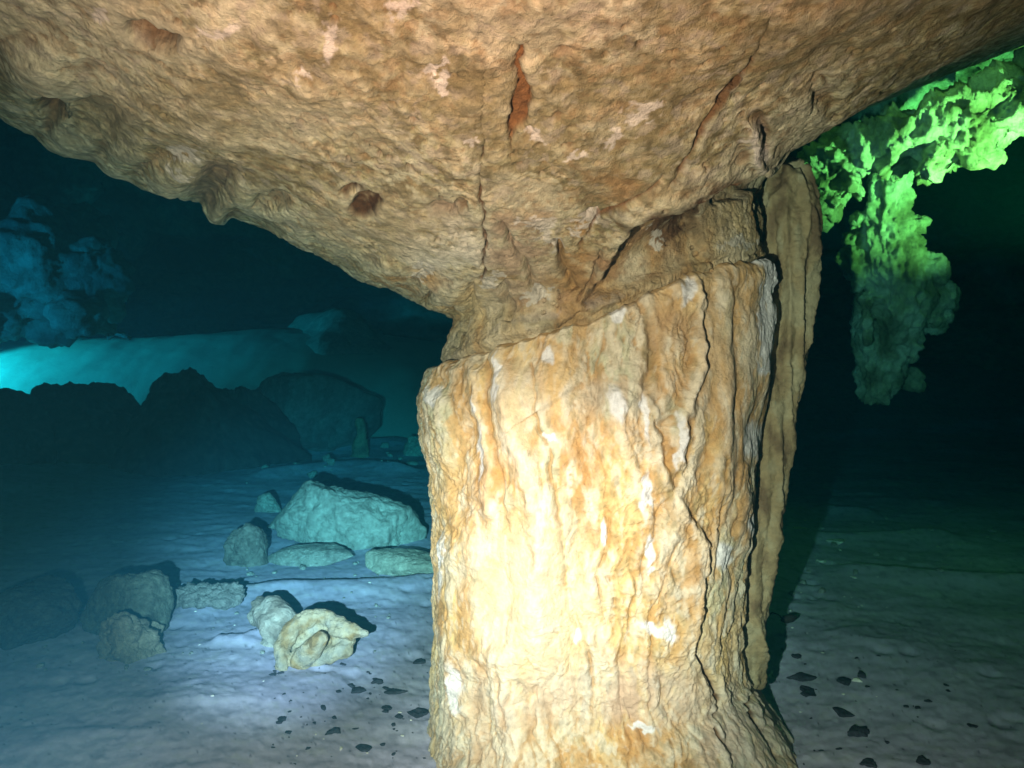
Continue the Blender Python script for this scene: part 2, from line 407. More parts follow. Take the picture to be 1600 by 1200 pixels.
def build_ceiling():
    th = angles(1500, 120)
    tb = np.radians([-115, -90, -60, -30, 0, 30, 60, 90, 115, 180, 245])
    zn = np.interp(th, tb, [1.06, 1.035, 1.04, 1.06, 1.11, 1.26, 1.43, 1.56, 1.54, 1.2, 1.06])
    rn = np.interp(th, tb, [.39, .375, .38, .40, .405, .405, .41, .435, .43, .40, .39])
    sl = np.interp(th, tb, [.46, .455, .44, .40, .36, .34, .33, .322, .41, .46, .46])
    k = np.ones(41) / 41
    def smth(a):
        p = np.concatenate([a[-60:], a, a[:60]]); return np.convolve(p, k, 'same')[60:-60]
    zn, rn, sl = smth(zn), smth(rn), smth(sl)
    nA, nB, nC = 190, 760, 30
    cx0, R0 = shaft_R(th, crack_z(AX + 0.42 * np.sin(th)))
    r0 = R0 + (cx0 - AX) * np.sin(th) - 0.004
    sx = np.sin(th); sy = -np.cos(th)
    z0 = crack_z(AX + r0 * sx) - 0.02
    rr = np.empty((len(th), nA + nB + nC)); zz = np.empty_like(rr)
    t = np.linspace(0, 1, nA, endpoint=False)[None]
    rr[:, :nA] = r0[:, None] + (rn - r0)[:, None] * t; zz[:, :nA] = z0[:, None] + (zn - z0)[:, None] * t
    t = np.linspace(0, 1, nB, endpoint=False)[None]; t = 0.62 * t + 0.38 * t ** 2
    RB = 2.5 * t
    rr[:, nA:nA + nB] = rn[:, None] + RB; zz[:, nA:nA + nB] = zn[:, None] + sl[:, None] * RB
    t = np.linspace(0, 1, nC)[None]
    rr[:, nA + nB:] = rn[:, None] + 2.5 + 1.3 * t; zz[:, nA + nB:] = zn[:, None] + sl[:, None] * 2.5 + 3.6 * t ** 1.3 
    kk = 45; ker = np.hanning(kk); ker /= ker.sum()
    for arr in (rr, zz):
        pad = np.concatenate([arr[:, :1] * 2 - arr[:, 1:kk][:, ::-1], arr, arr[:, -1:] * 2 - arr[:, -kk:-1][:, ::-1]], 1)
        sm = np.apply_along_axis(lambda v: np.convolve(v, ker, 'same'), 1, pad)[:, kk - 1:kk - 1 + arr.shape[1]]
        arr[:] = sm
    V = np.stack([AX + rr * sx[:, None], AY + rr * sy[:, None], zz], -1)
    N0 = grid_normals(V); 
    if N0[:750, 400:, 2].mean() > 0: N0 = -N0
    X, Y, Z = V[..., 0], V[..., 1], V[..., 2]
    px, py = survey(V)
    vis = (Y > 0.25)
    px = np.where(vis, px, -9999); py = np.where(vis, py, -9999)
    wx = px + 9 * fbm(X * 12, Y * 12, Z * 12, 3, 201) * 1.6; wy = py + 9 * fbm(X * 12 + 9, Y * 12, Z * 12, 3, 205) * 1.6
    rdist = rr - rn[:, None]
    far = sst(0.0, 0.5, rdist)
    calm = 1 - 0.75 * sst(1230, 1420, px)
    D = 0.035 * far * calm * fbm(X * 2.6, Y * 2.6, Z * 3.5, 2, 210)
    D += (0.008 + 0.007 * far) * fbm(X * 7, Y * 7, Z * 9, 3, 220)
    # recessed block under the overhang at the upper right of the capital
    blk = polymask(wx, wy, [(915, 468), (960, 400), (990, 345), (1060, 310), (1130, 280), (1186, 262), (1196, 300), (1193, 388), (1100, 412), (1010, 448)], 12)
    D -= 0.035 * blk
    edg, s_, _ = pdist(wx, wy, [(900, 470), (950, 400), (985, 338), (1060, 300), (1130, 270), (1190, 250)])
    D += 0.022 * np.exp(-(edg / 24) ** 2) * (1 - blk)
    # block's own facets
    D += 0.03 * blk * polymask(wx, wy, [(1090, 330), (1180, 300), (1195, 390), (1110, 405)], 5)
    # long oval pocket, red-brown
    slot = polymask(wx, wy, [(792, 112), (806, 84), (828, 74), (824, 110), (832, 150), (824, 205), (806, 218), (797, 240), (794, 180), (800, 130)], 3)
    D -= 0.013 * slot
    # cracks
    def crk(pts, wdt, h, c0=0.06):
        nonlocal D
        d, s, al = pdist(wx, wy, pts); m = np.exp(-(d / wdt) ** 2) * sst(0, c0, al) * sst(1, 1 - c0, al)
        D -= h * m; return m
    c1 = crk([(762, 110), (754, 180), (752, 300), (757, 380), (752, 450)], 2.2, 0.012)
    c2 = crk([(1207, 10), (1195, 60), (1175, 105), (1150, 150), (1110, 200), (1070, 250), (1030, 290)], 2.5, 0.013)
    c3 = crk([(1040, 265), (1000, 300), (930, 345), (905, 390)], 3, 0.010)
    crk([(900, 470), (925, 420), (940, 380)], 3, 0.014)
    # capital creases
    for p in ([(780, 340), (795, 380), (820, 420), (850, 470)], [(740, 440), (735, 480), (715, 520)], [(700, 470), (720, 500), (705, 545)],
              [(870, 370), (880, 420), (900, 450)], [(780, 440), (800, 480), (790, 505)], [(680, 440), (665, 470)]):
        crk(p, 6, 0.020)
    # pits and hollows on the face
    holes = [(250, 58, 30, 16, .05), (222, 45, 22, 16, .03), (80, 165, 16, 26, .05), (545, 300, 14, 7, .02), (572, 317, 17, 11, .02), (330, 292, 32, 28, .03),
             (150, 180, 40, 30, .03), (415, 320, 28, 14, .03), (690, 325, 22, 14, .015), (720, 315, 9, 8, .015), (925, 335, 14, 5, .02), (885, 90, 12, 6, .01),
             (640, 268, 9, 4, .012), (1180, 210, 18, 26, .015), (1290, 150, 20, 26, .012)]
    hm = np.zeros_like(D)
    for (a, b, c, d_, e) in holes:
        m = ell(wx, wy, a, b, c, d_, 0.4); D -= e * m; hm = np.maximum(hm, m)
    # knobs along the left edge
    for (a, b, c, d_, e) in [(342, 325, 14, 12, .035), (265, 270, 40, 18, .03), (60, 110, 50, 40, .03), (110, 215, 40, 20, .02), (200, 240, 30, 20, .02),
                             (690, 455, 30, 20, .02), (600, 420, 40, 16, .02), (1175, 215, 12, 26, .03)]:
        D += e * ell(wx, wy, a, b, c, d_, 0.7)
    V += N0 * D[..., None]; D1 = D
    N1 = grid_normals(V); N1 *= np.sign((N1 * N0).sum(-1, keepdims=True) + 1e-9)
    X, Y, Z = V[..., 0].copy(), V[..., 1].copy(), V[..., 2].copy()
    D = np.zeros_like(X)
    bed = fbm(X * 8 + 0.4 * perlin(X * 5, Y * 5, Z * 5, 231), Y * 8, Z * 15, 4, 230)
    D += (0.004 + 0.002 * far) * (0.7 - np.abs(bed) * 3)
    wq = 0.02 * perlin(X * 14, Y * 14, Z * 14, 241)
    n_reg = fbm(X * 3.2, Y * 3.2, Z * 4, 3, 251)
    rgh = 0.2 + 1.0 * sst(-0.12, 0.14, n_reg)
    D += 0.0048 * rgh * fbm((X + wq) * 26, (Y - wq) * 26, (Z + wq) * 27, 4, 240, 0.6)
    D += 0.022 * far * calm * (0.5 - worley(X * 4.5 + 2 * wq, Y * 4.5, Z * 7, 29))
    kn = worley((X + wq) * 15, (Y + wq) * 15, Z * 16, 9)
    D += (0.002 + 0.002 * far) * (0.55 - kn) * rgh
    kn2 = worley(X * 42, Y * 42, Z * 42, 19)
    pits = sst(0.30, 0.12, kn2) * sst(0.05, 0.25, fbm(X * 8, Y * 8, Z * 8, 2, 250))
    D -= 0.014 * pits
    fr = perlin((X + wq) * 48, (Y + wq) * 48, Z * 48, 262)
    D += 0.0035 * (np.sqrt(np.abs(fr) + .003) - .4) * rgh
    D += 0.0034 * rgh * fbm(X * 75, Y * 75, Z * 75, 4, 260, 0.65)
    D *= 1 - 0.1 * sst(0.10, 0.0, rdist)
    hz = zz - (crack_z(AX + 0.42 * np.sin(th)))[:, None]
    rag = 0.03 * fbm(X * 12, Y * 12, Z * 3, 5, 345, .7)
    D -= 0.020 * sst(0.020, 0.000, hz + rag) * (rdist < 0.3)
    D += 0.0 * np.exp(-((hz + rag - 0.024) / 0.008) ** 2) * (rdist < 0.3)
    V += N1 * D[..., None]; D = D + D1 * (np.abs(D1) < .05)
    # colour
    n1 = fbm(X * 5, Y * 5, Z * 8, 4, 300, .6); n2 = fbm(X * 16 + 3, Y * 16, Z * 17, 4, 310, .6); n3 = fbm(X * 45, Y * 45, Z * 45, 3, 320, .65)
    col = np.empty(V.shape, np.float32); col[:] = TAN
    col = paint(col, sst(0.0, 0.2, n1) * 0.8, BROWN * 1.25); col = paint(col, sst(0, -0.2, n1) * 0.7, CREAM)
    col = paint(col, sst(0.02, 0.17, n2) * 0.85, BROWN); col = paint(col, sst(-0.02, -0.17, n2) * 0.7, C(.56, .46, .28))
    col = paint(col, sst(0.04, 0.17, n3) * 0.75, BROWN * 0.7); col = paint(col, sst(-0.05, -0.2, n3) * 0.5, CREAM)
    n5 = fbm(X * 3.2 + 8, Y * 3.2, Z * 3.2, 4, 350, .65); col = paint(col, sst(0.02, 0.16, n5) * .6, BROWN * 1.15); col = paint(col, sst(-0.02, -0.16, n5) * .6, C(.48, .46, .32))
    n4 = fbm(X * 26, Y * 26, Z * 26, 4, 330, .65); col = paint(col, sst(0.10, 0.24, n4) * 0.5, C(.40, .36, .28)); col = paint(col, sst(-0.10, -0.22, n4) * 0.45, C(.28, .185, .085))
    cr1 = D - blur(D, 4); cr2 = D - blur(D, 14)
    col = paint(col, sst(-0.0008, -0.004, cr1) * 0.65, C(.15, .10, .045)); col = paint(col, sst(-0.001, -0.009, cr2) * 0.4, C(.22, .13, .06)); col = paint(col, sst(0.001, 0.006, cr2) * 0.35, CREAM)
    cp = sst(0.16, 0.02, rdist)
    m1 = fbm(X * 12, Y * 12, Z * 7, 4, 340); cb = np.empty(V.shape, np.float32); cb[:] = C(.50, .38, .22)
    cb = paint(cb, sst(0, .2, m1), C(.42, .25, .10)); cb = paint(cb, sst(0, -.2, m1), C(.60, .50, .34)); cb = paint(cb, sst(.05, .2, n2) * .5, BROWN)
    col = col + (cb - col) * (cp * .8)[..., None]
    nn = sst(-0.3, 0.15, n2)
    for (a, b, c, d_, cc, k_) in [
        (700, 390, 70, 50, C(.66, .62, .50), .9), (600, 360, 110, 50, C(.52, .44, .28), .5), (960, 290, 36, 26, C(.34, .20, .08), .6), (1050, 345, 75, 36, C(.09, .045, .02), 1.3),  # near-black browns: shade of the recessed block put into the colour
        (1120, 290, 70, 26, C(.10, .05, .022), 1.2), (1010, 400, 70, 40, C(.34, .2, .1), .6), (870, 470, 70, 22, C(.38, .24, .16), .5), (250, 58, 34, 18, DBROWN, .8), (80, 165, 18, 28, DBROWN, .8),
        (330, 290, 36, 34, C(.17, .13, .085), .95), (545, 300, 16, 8, DBROWN * .6, 1.5), (572, 317, 19, 12, DBROWN * .6, 1.4), (810, 410, 50, 60, C(.46, .33, .22), .7), (830, 330, 40, 20, C(.42, .28, .15), .6),
        (280, 190, 140, 60, BROWN, .4), (420, 120, 140, 80, BROWN * 1.2, .35), (700, 60, 30, 160, BROWN, .7), (745, 150, 30, 60, BROWN, .6), (500, 200, 120, 40, C(.50, .48, .32), .5), (330, 150, 90, 50, BROWN, .5), (790, 170, 60, 100, BROWN * 1.2, .45), (150, 185, 60, 40, C(.3, .25, .15), .7),
        (415, 320, 30, 15, C(.34, .31, .2), .8), (695, 325, 26, 16, C(.26, .19, .12), .7), (1180, 225, 14, 28, C(.50, .47, .44), .8), (960, 60, 160, 50, BROWN * 1.1, .3), (1300, 60, 120, 60, BROWN * 1.2, .3),
        (900, 400, 26, 60, C(.40, .23, .08), .8), (795, 380, 30, 60, C(.40, .30, .20), .8), (1140, 350, 40, 34, C(.52, .40, .22), .9), (960, 420, 60, 30, C(.30, .18, .09), .9), (740, 480, 26, 40, C(.62, .48, .26), .8), (640, 430, 50, 14, C(.40, .25, .09), .9), (640, 440, 60, 16, C(.36, .22, .1), .6)]:
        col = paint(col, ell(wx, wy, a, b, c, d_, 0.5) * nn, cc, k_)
    fx_ = wx + 16 * n3 + 30 * n4; fy_ = wy + 16 * n3 - 30 * n4
    for (a, b, c, d_, an) in [(290, 243, 22, 10, 20), (520, 60, 9, 14, 10), (517, 78, 8, 8, 0), (625, 25, 20, 9, -10), (690, 140, 8, 16, 10), (655, 425, 14, 8, 20), (840, 345, 22, 12, 10), (862, 378, 9, 20, -20),
                           (840, 465, 16, 8, 0), (765, 440, 10, 10, 0), (1175, 215, 9, 12, 0), (735, 220, 9, 6, 0), (960, 220, 6, 18, 20), (1010, 185, 22, 8, -20), (345, 40, 34, 7, 0), (150, 25, 10, 8, 0),
                           (1045, 380, 6, 8, 0), (920, 345, 18, 7, 0), (905, 365, 9, 5, 0), (835, 225, 18, 9, 0), (1155, 380, 24, 7, -10), (800, 340, 9, 5, 0), (480, 110, 12, 7, 40), (680, 110, 16, 6, -20), (900, 250, 20, 5, -20)]:
        col = paint(col, ell(fx_, fy_, a, b, c * 1.2, d_ * 1.2, 0.2, an), C(.62, .58, .50), .75)
    d, s, al = pdist(wx, wy, [(700, 560), (760, 515), (850, 492), (940, 470), (1010, 440)])
    col = paint(col, (1 - sst(3, 9, d)) * 0.35 * sst(-.1, .1, n2), C(.42, .36, .30))
    col = paint(col, slot, C(.21, .095, .032), .95)
    for c_ in (c1, c2, c3): col = paint(col, sst(.2, .8, c_), DBROWN, .8)
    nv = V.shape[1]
    # split: rows of the capital go to the column, the rest is the ceiling
    k1 = nA + 90
    capV = V[:, :k1 + 1]; capC = col[:, :k1 + 1]
    me = raw_mesh('capital', capV - ROOT, grid_faces(capV.shape[0], capV.shape[1], True), capC)
    me.materials.append(M_CEIL)
    o = link(bpy.data.objects.new('capital', me), col_root)
    cV = V[:, k1:]; cC = col[:, k1:]
    me = raw_mesh('ceiling', cV, grid_faces(cV.shape[0], cV.shape[1], True), cC)
    me.materials.append(M_CEIL)
    o = link(bpy.data.objects.new('ceiling', me))
    tag(o, 'rough tan limestone ceiling spreading outwards from the head of the column', None, None, 'structure')
build_ceiling()

# ------------------------------------------------------------------ lumpy bodies grown from balls along lines
def ball_body(balls, voxel):
    """balls: (x,y,z,r); union by voxel remesh, returns verts, tri/quad polygons as a mesh"""
    bm = bmesh.new()
    for (x, y, z, r) in balls:
        g = bmesh.ops.create_icosphere(bm, subdivisions=2, radius=r)
        bmesh.ops.translate(bm, verts=g['verts'], vec=(x, y, z))
    me = bpy.data.meshes.new('tmp'); bm.to_mesh(me); bm.free()
    o = bpy.data.objects.new('tmp', me); COL.objects.link(o)
    md = o.modifiers.new('r', 'REMESH'); md.mode = 'VOXEL'; md.voxel_size = voxel
    sm = o.modifiers.new('s', 'SMOOTH'); sm.iterations = 6; sm.factor = 0.6
    dg = bpy.context.evaluated_depsgraph_get(); dg.update()
    out = bpy.data.meshes.new_from_object(o.evaluated_get(dg))
    bpy.data.objects.remove(o); bpy.data.meshes.remove(me)
    out.color_attributes  # touch
    return out
def mesh_disp(me, fn_d, fn_c, smooth=True):
    n = len(me.vertices); v = np.empty(n * 3, np.float32); me.vertices.foreach_get('co', v); v = v.reshape(-1, 3)
    nn = np.empty(n * 3, np.float32); me.vertex_normals.foreach_get('vector', nn) if hasattr(me, 'vertex_normals') else me.vertices.foreach_get('normal', nn)
    nn = nn.reshape(-1, 3)
    d = fn_d(v)
    if d.ndim == 1: v2 = v + nn * d[:, None]
    else: v2 = v + d
    me.vertices.foreach_set('co', v2.ravel())
    a = me.color_attributes.new('tint', 'FLOAT_COLOR', 'POINT')
    c = np.ones((n, 4), np.float32); c[:, :3] = np.clip(fn_c(v, d), 0, .9)
    a.data.foreach_set('color', c.ravel())
    me.polygons.foreach_set('use_smooth', np.full(len(me.polygons), smooth)); me.update()
def line_balls(pts, n):
    """pts: (x,y,z,r) polyline resampled to n balls"""
    p = np.array(pts, float); t = np.linspace(0, len(p) - 1, n); i = np.minimum(t.astype(int), len(p) - 2); f = (t - i)[:, None]
    return [tuple(q) for q in p[i] * (1 - f) + p[i + 1] * f]

# rear curtain of the column: a tapering sheet hanging behind the right edge
def build_curtain():
    tab = [  # py, left px, right px, depth
(262, 1222, 1236), (272, 1210, 1250), (290, 1198, 1263), (345, 1190, 1272), (450, 1190, 1269), (600, 1181, 1245), (750, 1172, 1221), (850, 1160, 1208), (960, 1160, 1196), (1060, 1152, 1190)]
    balls = []
    t = np.array(tab, float); ys = np.linspace(262, 1060, 90)
    for i, y in enumerate(ys):
        l = np.interp(y, t[:, 0], t[:, 1]); r = np.interp(y, t[:, 0], t[:, 2])
        d = 1.95
        rad = (r - l) / 2 / F * d
        c = wpt((l + r) / 2, y, d)
        balls.append((c[0], c[1], c[2], rad)); balls.append((c[0] - 0.02, c[1] + rad * 1.2, c[2], rad))
    # root up into the ceiling
    c = wpt(1222, 262, 2.05)
    balls.append((c[0] - .03, c[1] + .14, c[2] + .0, .05)); balls.append((c[0] - .06, c[1] + .22, c[2] + .16, .07)); balls.append((c[0] - .06, c[1] + .25, c[2] + .28, .09))
    me = ball_body(balls, 0.004)
    def dd(v):
        x, y, z = v.T
        return 0.004 * (0.3 - np.abs(fbm(x * 50, y * 50, z * 40, 3, 408)) * 3) + 0.02 * (1 - np.abs(perlin(x * 26, y * 26, z * 3, 401)) * 2.4) + 0.015 * fbm(x * 9, y * 9, z * 5, 3, 403)  + 0.009 * fbm(x * 60, y * 60, z * 25, 3, 405) + 0.006 * (0.5 - worley(x * 30, y * 30, z * 18, 4))
    def cc(v, d):
        x, y, z = v.T
        n = fbm(x * 20, y * 20, z * 8, 4, 410); c = np.empty(v.shape, np.float32); c[:] = C(.38, .28, .15)
        c = paint(c, sst(0, .3, n), C(.20, .13, .07)); c = paint(c, sst(0, -.2, n), C(.44, .36, .22)); return c
    mesh_disp(me, dd, cc)
    me.transform(__import__('mathutils').Matrix.Translation((-AX, -AY, 0)))
    me.materials.clear(); me.materials.append(M_COLM)
    o = link(bpy.data.objects.new('curtain', me), col_root)
    o['label'] = 'narrow grey brown sheet of flowstone hanging behind the dark slot'
build_curtain()

# ------------------------------------------------------------------ ground
def ridge(x, y, pts, w, h, drop=0.0, back=0.5):
    """raised crest along a surveyed line, falling away behind it"""
    P = [gpt(a, b)[:2] for a, b in pts]
    d, s, al = pdist(x, y, [tuple(p) for p in P])
    side = np.where(s > 0, 1, -1)            # checked: +1 = nearer the camera for left-to-right lines
    fade = sst(0, .15, al) * sst(1, .85, al)
    front = np.exp(-(d / (w * 3)) ** 2); rear = np.exp(-(d / w) ** 2)
    return h * fade * np.where(side > 0, front, rear)
def ground_h(x, y):
    z = 0 * x
    z = 0.035 * fbm(x * 0.7, y * 0.9, z, 3, 500) + 0.010 * fbm(x * 2.3, y * 3.6, z, 3, 510)
    z += 0.006 * fbm(x * 8, y * 11, 0 * x, 3, 520)
    z += 0.005 * sst(0.1, 0.4, fbm(x * 3.0, y * 7, 0 * x, 3, 530)) 
    far = sst(3.0, 9.0, y)
    z += far * 0.10 * fbm(x * 0.8, y * 1.1, 0 * x, 4, 540)
    z += ridge(x, y, [(250, 985), (330, 930), (440, 918), (560, 915), (680, 905), (760, 905)], 0.05, 0.038)
    z += 0.6 * ridge(x, y, [(180, 1120), (300, 1095), (400, 1080), (480, 1062), (560, 1052)], 0.07, 0.022)
    z += ridge(x, y, [(1200, 835), (1290, 838), (1400, 835), (1500, 830)], 0.05, 0.03)
    z += ridge(x, y, [(1300, 885), (1400, 895), (1520, 905), (1650, 905)], 0.04, 0.035)
    z += ridge(x, y, [(1180, 800), (1280, 795), (1380, 800)], 0.05, 0.03)
    z += ridge(x, y, [(380, 745), (460, 735), (560, 728), (660, 740)], 0.07, 0.05)
    z += ridge(x, y, [(420, 705), (520, 700), (660, 690)], 0.09, 0.06)
    z += ridge(x, y, [(330, 1000), (380, 1000), (420, 985)], 0.015, 0.02)
    # mound round the column foot
    r = np.hypot((x - 0.3) / 1.15, y - 1.9)
    z -= 0.07 * np.exp(-(r / 0.75) ** 4)
    # the floor climbs to the left, and far away
    z += 0.35 * sst(-2.6, -6.0, x) * sst(1.5, 5.0, y) + 0.9 * sst(8.5, 14, y)
    # dimples (footprints of drips) in the near silt
    wn = worley(x * 9, y * 9, 0 * x, 55)
    z -= 0.010 * sst(0.38, 0.1, wn) * sst(0.0, 0.2, fbm(x * 2, y * 2, 0 * x, 2, 550)) 
    return z
def build_ground():
    na, nr = 1100, 820
    a = np.concatenate([np.linspace(math.radians(-48), math.radians(48), na - 100, endpoint=False), np.linspace(math.radians(48), math.radians(312), 100, endpoint=False)])
    r = 0.25 * (19 / 0.25) ** np.linspace(0, 1, nr)
    A, R = np.meshgrid(a, r, indexing='ij')
    X = R * np.sin(A); Y = R * np.cos(A)
    Z = ground_h(X, Y) + (0.0045 * fbm(X * 32, Y * 38, 0 * X, 4, 560, .65) + 0.003 * sst(.3, .1, worley(X * 30, Y * 30, 0 * X, 59))) * sst(8, 2, R)
    V = np.stack([X, Y, Z], -1)
    n = fbm(X * 3, Y * 5, 0 * X, 4, 570); n2 = fbm(X * 18, Y * 24, 0 * X, 4, 575)
    col = np.empty(V.shape, np.float32); col[:] = C(.53, .49, .66)
    col = paint(col, sst(0, .3, n) * .5, C(.42, .38, .50)); col = paint(col, sst(0, -.3, n) * .5, C(.60, .57, .68))
    col = paint(col, sst(.05, .3, n2) * .45, C(.22, .21, .29)); col = paint(col, sst(-.1, -.35, n2) * .4, C(.48, .47, .48))
    # pebbly grit darker specks
    wn = worley(X * 38, Y * 38, 0 * X, 58)
    col = paint(col, sst(.16, .08, wn) * sst(3.5, 2.5, R) * .7, C(.07, .07, .1))
    # centre fan
    Vc = np.concatenate([V.reshape(-1, 3), [[0, 0, float(V[:, 0, 2].mean())]]]); cc = np.concatenate([col.reshape(-1, 3), [[.3, .3, .35]]])
    f = grid_faces(len(a), nr, True, True)
    me = raw_mesh('ground', Vc[:-1], f, cc[:-1]); me.materials.append(M_SAND)
    o = link(bpy.data.objects.new('ground', me)); tag(o, 'pale blue grey silt floor of the cave with low ripples', None, None, 'structure')
build_ground()
def gh(x, y): return float(ground_h(np.array([float(x)], np.float32), np.array([float(y)], np.float32))[0])

# ------------------------------------------------------------------ cave shell
def build_shell():
    nu, nv = 420, 220
    u = np.linspace(0, 2 * math.pi, nu, endpoint=False); v = np.linspace(-0.32, math.pi / 2, nv)
    U, Vv = np.meshgrid(u, v, indexing='ij')
    X = 13.5 * np.cos(U) * np.cos(Vv); Y = 1 + 14.5 * np.sin(U) * np.cos(Vv); Z = 0.3 + 6.2 * np.sin(Vv) 
    P = np.stack([X, Y, Z], -1)
    D = 1.2 * fbm(X * .28, Y * .28, Z * .4, 3, 600) + 0.6 * (0.5 - np.abs(fbm(X * .8, Y * .8, Z * 1.4, 4, 610)) * 3)
    nrm = np.stack([np.cos(U) * np.cos(Vv), np.sin(U) * np.cos(Vv), np.sin(Vv)], -1)
    P -= nrm * D[..., None] * np.cos(Vv)[..., None]
    n = fbm(X * .9, Y * .9, Z * 2, 4, 620); col = np.empty(P.shape, np.float32); col[:] = C(.25, .25, .22)
    col = paint(col, sst(0, .3, n), C(.10, .10, .09)); col = paint(col, sst(0, -.3, n), C(.38, .38, .34))
    me = raw_mesh('cave_wall', P, grid_faces(nu, nv, True), col); me.materials.append(M_FAR)
    o = link(bpy.data.objects.new('cave_wall', me)); tag(o, 'dark far walls and roof of the flooded cave chamber', None, None, 'structure')
build_shell()

# ------------------------------------------------------------------ boulders
bm = bmesh.new(); bmesh.ops.create_icosphere(bm, subdivisions=6, radius=1); bm.verts.ensure_lookup_table()
ICO = np.array([v.co[:] for v in bm.verts], np.float32); ICOF = np.array([[v.index for v in f.verts] for f in bm.faces], np.int32); bm.free()
bm = bmesh.new(); bmesh.ops.create_icosphere(bm, subdivisions=4, radius=1); bm.verts.ensure_lookup_table()
ICO4 = np.array([v.co[:] for v in bm.verts], np.float32); ICO4F = np.array([[v.index for v in f.verts] for f in bm.faces], np.int32); bm.free()

def facet(dirs, seed, n=16, spread=0.25, k=14, planes=None):
    rg = np.random.default_rng(seed)
    nrm = rg.normal(size=(n, 3)); nrm /= np.linalg.norm(nrm, axis=1, keepdims=True)
    nrm = np.concatenate([nrm, [[0,0,1],[0,0,-1]]]); d = 1 - rg.random(len(nrm)) * spread
    if planes is not None:
        nrm = np.array(planes, float); d = nrm[:, 3]; nrm = nrm[:, :3] / np.linalg.norm(nrm[:, :3], axis=1, keepdims=True)
    q = np.maximum(dirs @ nrm.T.astype(np.float32), 1e-3) / d
    return np.minimum(1 / (np.sum(q ** k, 1) ** (1 / k)), 1.45)
def rotz(v, a):
    c, s = math.cos(a), math.sin(a); return np.stack([v[:, 0] * c - v[:, 1] * s, v[:, 0] * s + v[:, 1] * c, v[:, 2]], 1)
def rotx(v, a):
    c, s = math.cos(a), math.sin(a); return np.stack([v[:, 0], v[:, 1] * c - v[:, 2] * s, v[:, 1] * s + v[:, 2] * c], 1)
def roty(v, a):
    c, s = math.cos(a), math.sin(a); return np.stack([v[:, 0] * c + v[:, 2] * s, v[:, 1], -v[:, 0] * s + v[:, 2] * c], 1)
def boulder(name, cat, label, px, py, wpx, hpx, depth=None, seed=1, dz=0.25, dratio=0.7, tilt=0, yaw=0, cols=(C(.40, .42, .36), C(.26, .27, .24), C(.55, .56, .5)),
            rough=0.06, group=None, spread=0.3, mat=None, k=14, hi=True, knob=0.0, base_z=None, taper=0.0, planes=None):
    """px,py: base centre on the photo; size from its extent there and its distance"""
    if depth is None: g = gpt(px, py)
    else:
        g = wpt(px, py, depth)
    d = g[1]; x0, y0 = float(g[0]), float(g[1])
    W = wpx / F * d / 2; H = hpx / F * d
    rough = rough * .75; spread = spread + .08; k = max(k, 20)
    z0 = gh(x0, y0) if base_z is None else base_z
    dirs = ICO if hi else ICO4
    R = facet(dirs, seed, spread=spread, k=k, planes=planes)
    v = dirs * R[:, None]
    sc = np.array([W, W * dratio, H * (0.5 + dz)])
    v = v * sc
    v = v.astype(np.float32); m = min(W, H); f = 1 / max(W, H)
    n = fbm(v[:, 0] * f * 3 + seed, v[:, 1] * f * 3, v[:, 2] * f * 3, 4, seed * 7 + 1, .55)
    n2 = fbm(v[:, 0] * f * 12, v[:, 1] * f * 12 + seed, v[:, 2] * f * 14, 4, seed * 7 + 9, .6)
    kb = (0.5 - worley(v[:, 0] * f * 4 + seed, v[:, 1] * f * 4, v[:, 2] * f * 4, seed)) * knob if knob else 0
    v[:, :2] *= (1 - taper * np.clip(v[:, 2:] / (sc[2] * 0.9), -0.3, 1)).astype(np.float32)
    nn = dirs / sc.astype(np.float32); nn /= np.linalg.norm(nn, axis=1, keepdims=True)
    v = v + nn * ((n * 2.0 * rough * 2 + n2 * rough * 0.9 + kb) * m * 0.9)[:, None]
    v = rotz(roty(v, math.radians(tilt)), math.radians(yaw)).astype(np.float32)
    c = np.empty(v.shape, np.float32); c[:] = cols[0]
    c = paint(c, sst(0, .3, n), cols[1]); c = paint(c, sst(0, -.3, n2) * .8, cols[2]); c = paint(c, sst(.1, .35, n2) * .6, cols[1])
    zc = z0 + H * (0.5 - dz)
    me = raw_mesh(name, v, ICOF if hi else ICO4F, c); me.materials.append(mat or M_ROCK)
    o = link(bpy.data.objects.new(name, me)); o.location = (x0, y0 + W * dratio * 0.3, zc)
    return tag(o, label, cat, group)

GR = (C(.36, .38, .33), C(.22, .23, .20), C(.50, .52, .47))
boulder('boulder', 'boulder', 'largest pale blocky boulder with a sloping top on the sand left of the column', 534, 850, 222, 92, seed=12, tilt=13, yaw=-14, dratio=.5, rough=.075,
        cols=(C(.50, .53, .46), C(.36, .38, .33), C(.62, .65, .58)), k=60, dz=0.14,
        planes=[(-1, -.25, .30, .84), (-.1, .1, 1, .74), (.35, -.5, 1, .84), (-.45, -1, .35, .80), (.35, -1, .05, .84), (1, -.25, .10, .90), (.8, .3, .9, 1.05), (0, 1, .1, .8), (0, 0, -1, .8), (-.7, -1, -.4, .95), (-1, 1, 0, 1.0), (1, -1, -.6, .95), (-.9, 0, 1, 1.02)])
boulder('slab', 'rock', 'low pale slab half buried in front of the big blocky boulder', 628, 892, 165, 30, seed=5, tilt=4, dratio=.5, dz=.3, rough=.08, cols=(C(.46, .48, .38), C(.34, .36, .3), C(.62, .62, .5)))
boulder('slab', 'rock', 'low rounded slab at the lower left foot of the big blocky boulder', 478, 878, 130, 26, seed=8, tilt=-6, dratio=.6, dz=.3, rough=.06)
boulder('rock', 'rock', 'knobbly dull grey rock leaning left of the big blocky boulder', 383, 878, 78, 66, seed=3, tilt=-20, dratio=.7, rough=.11, knob=.12, cols=(C(.22, .21, .18), C(.15, .14, .12), C(.30, .29, .25)))
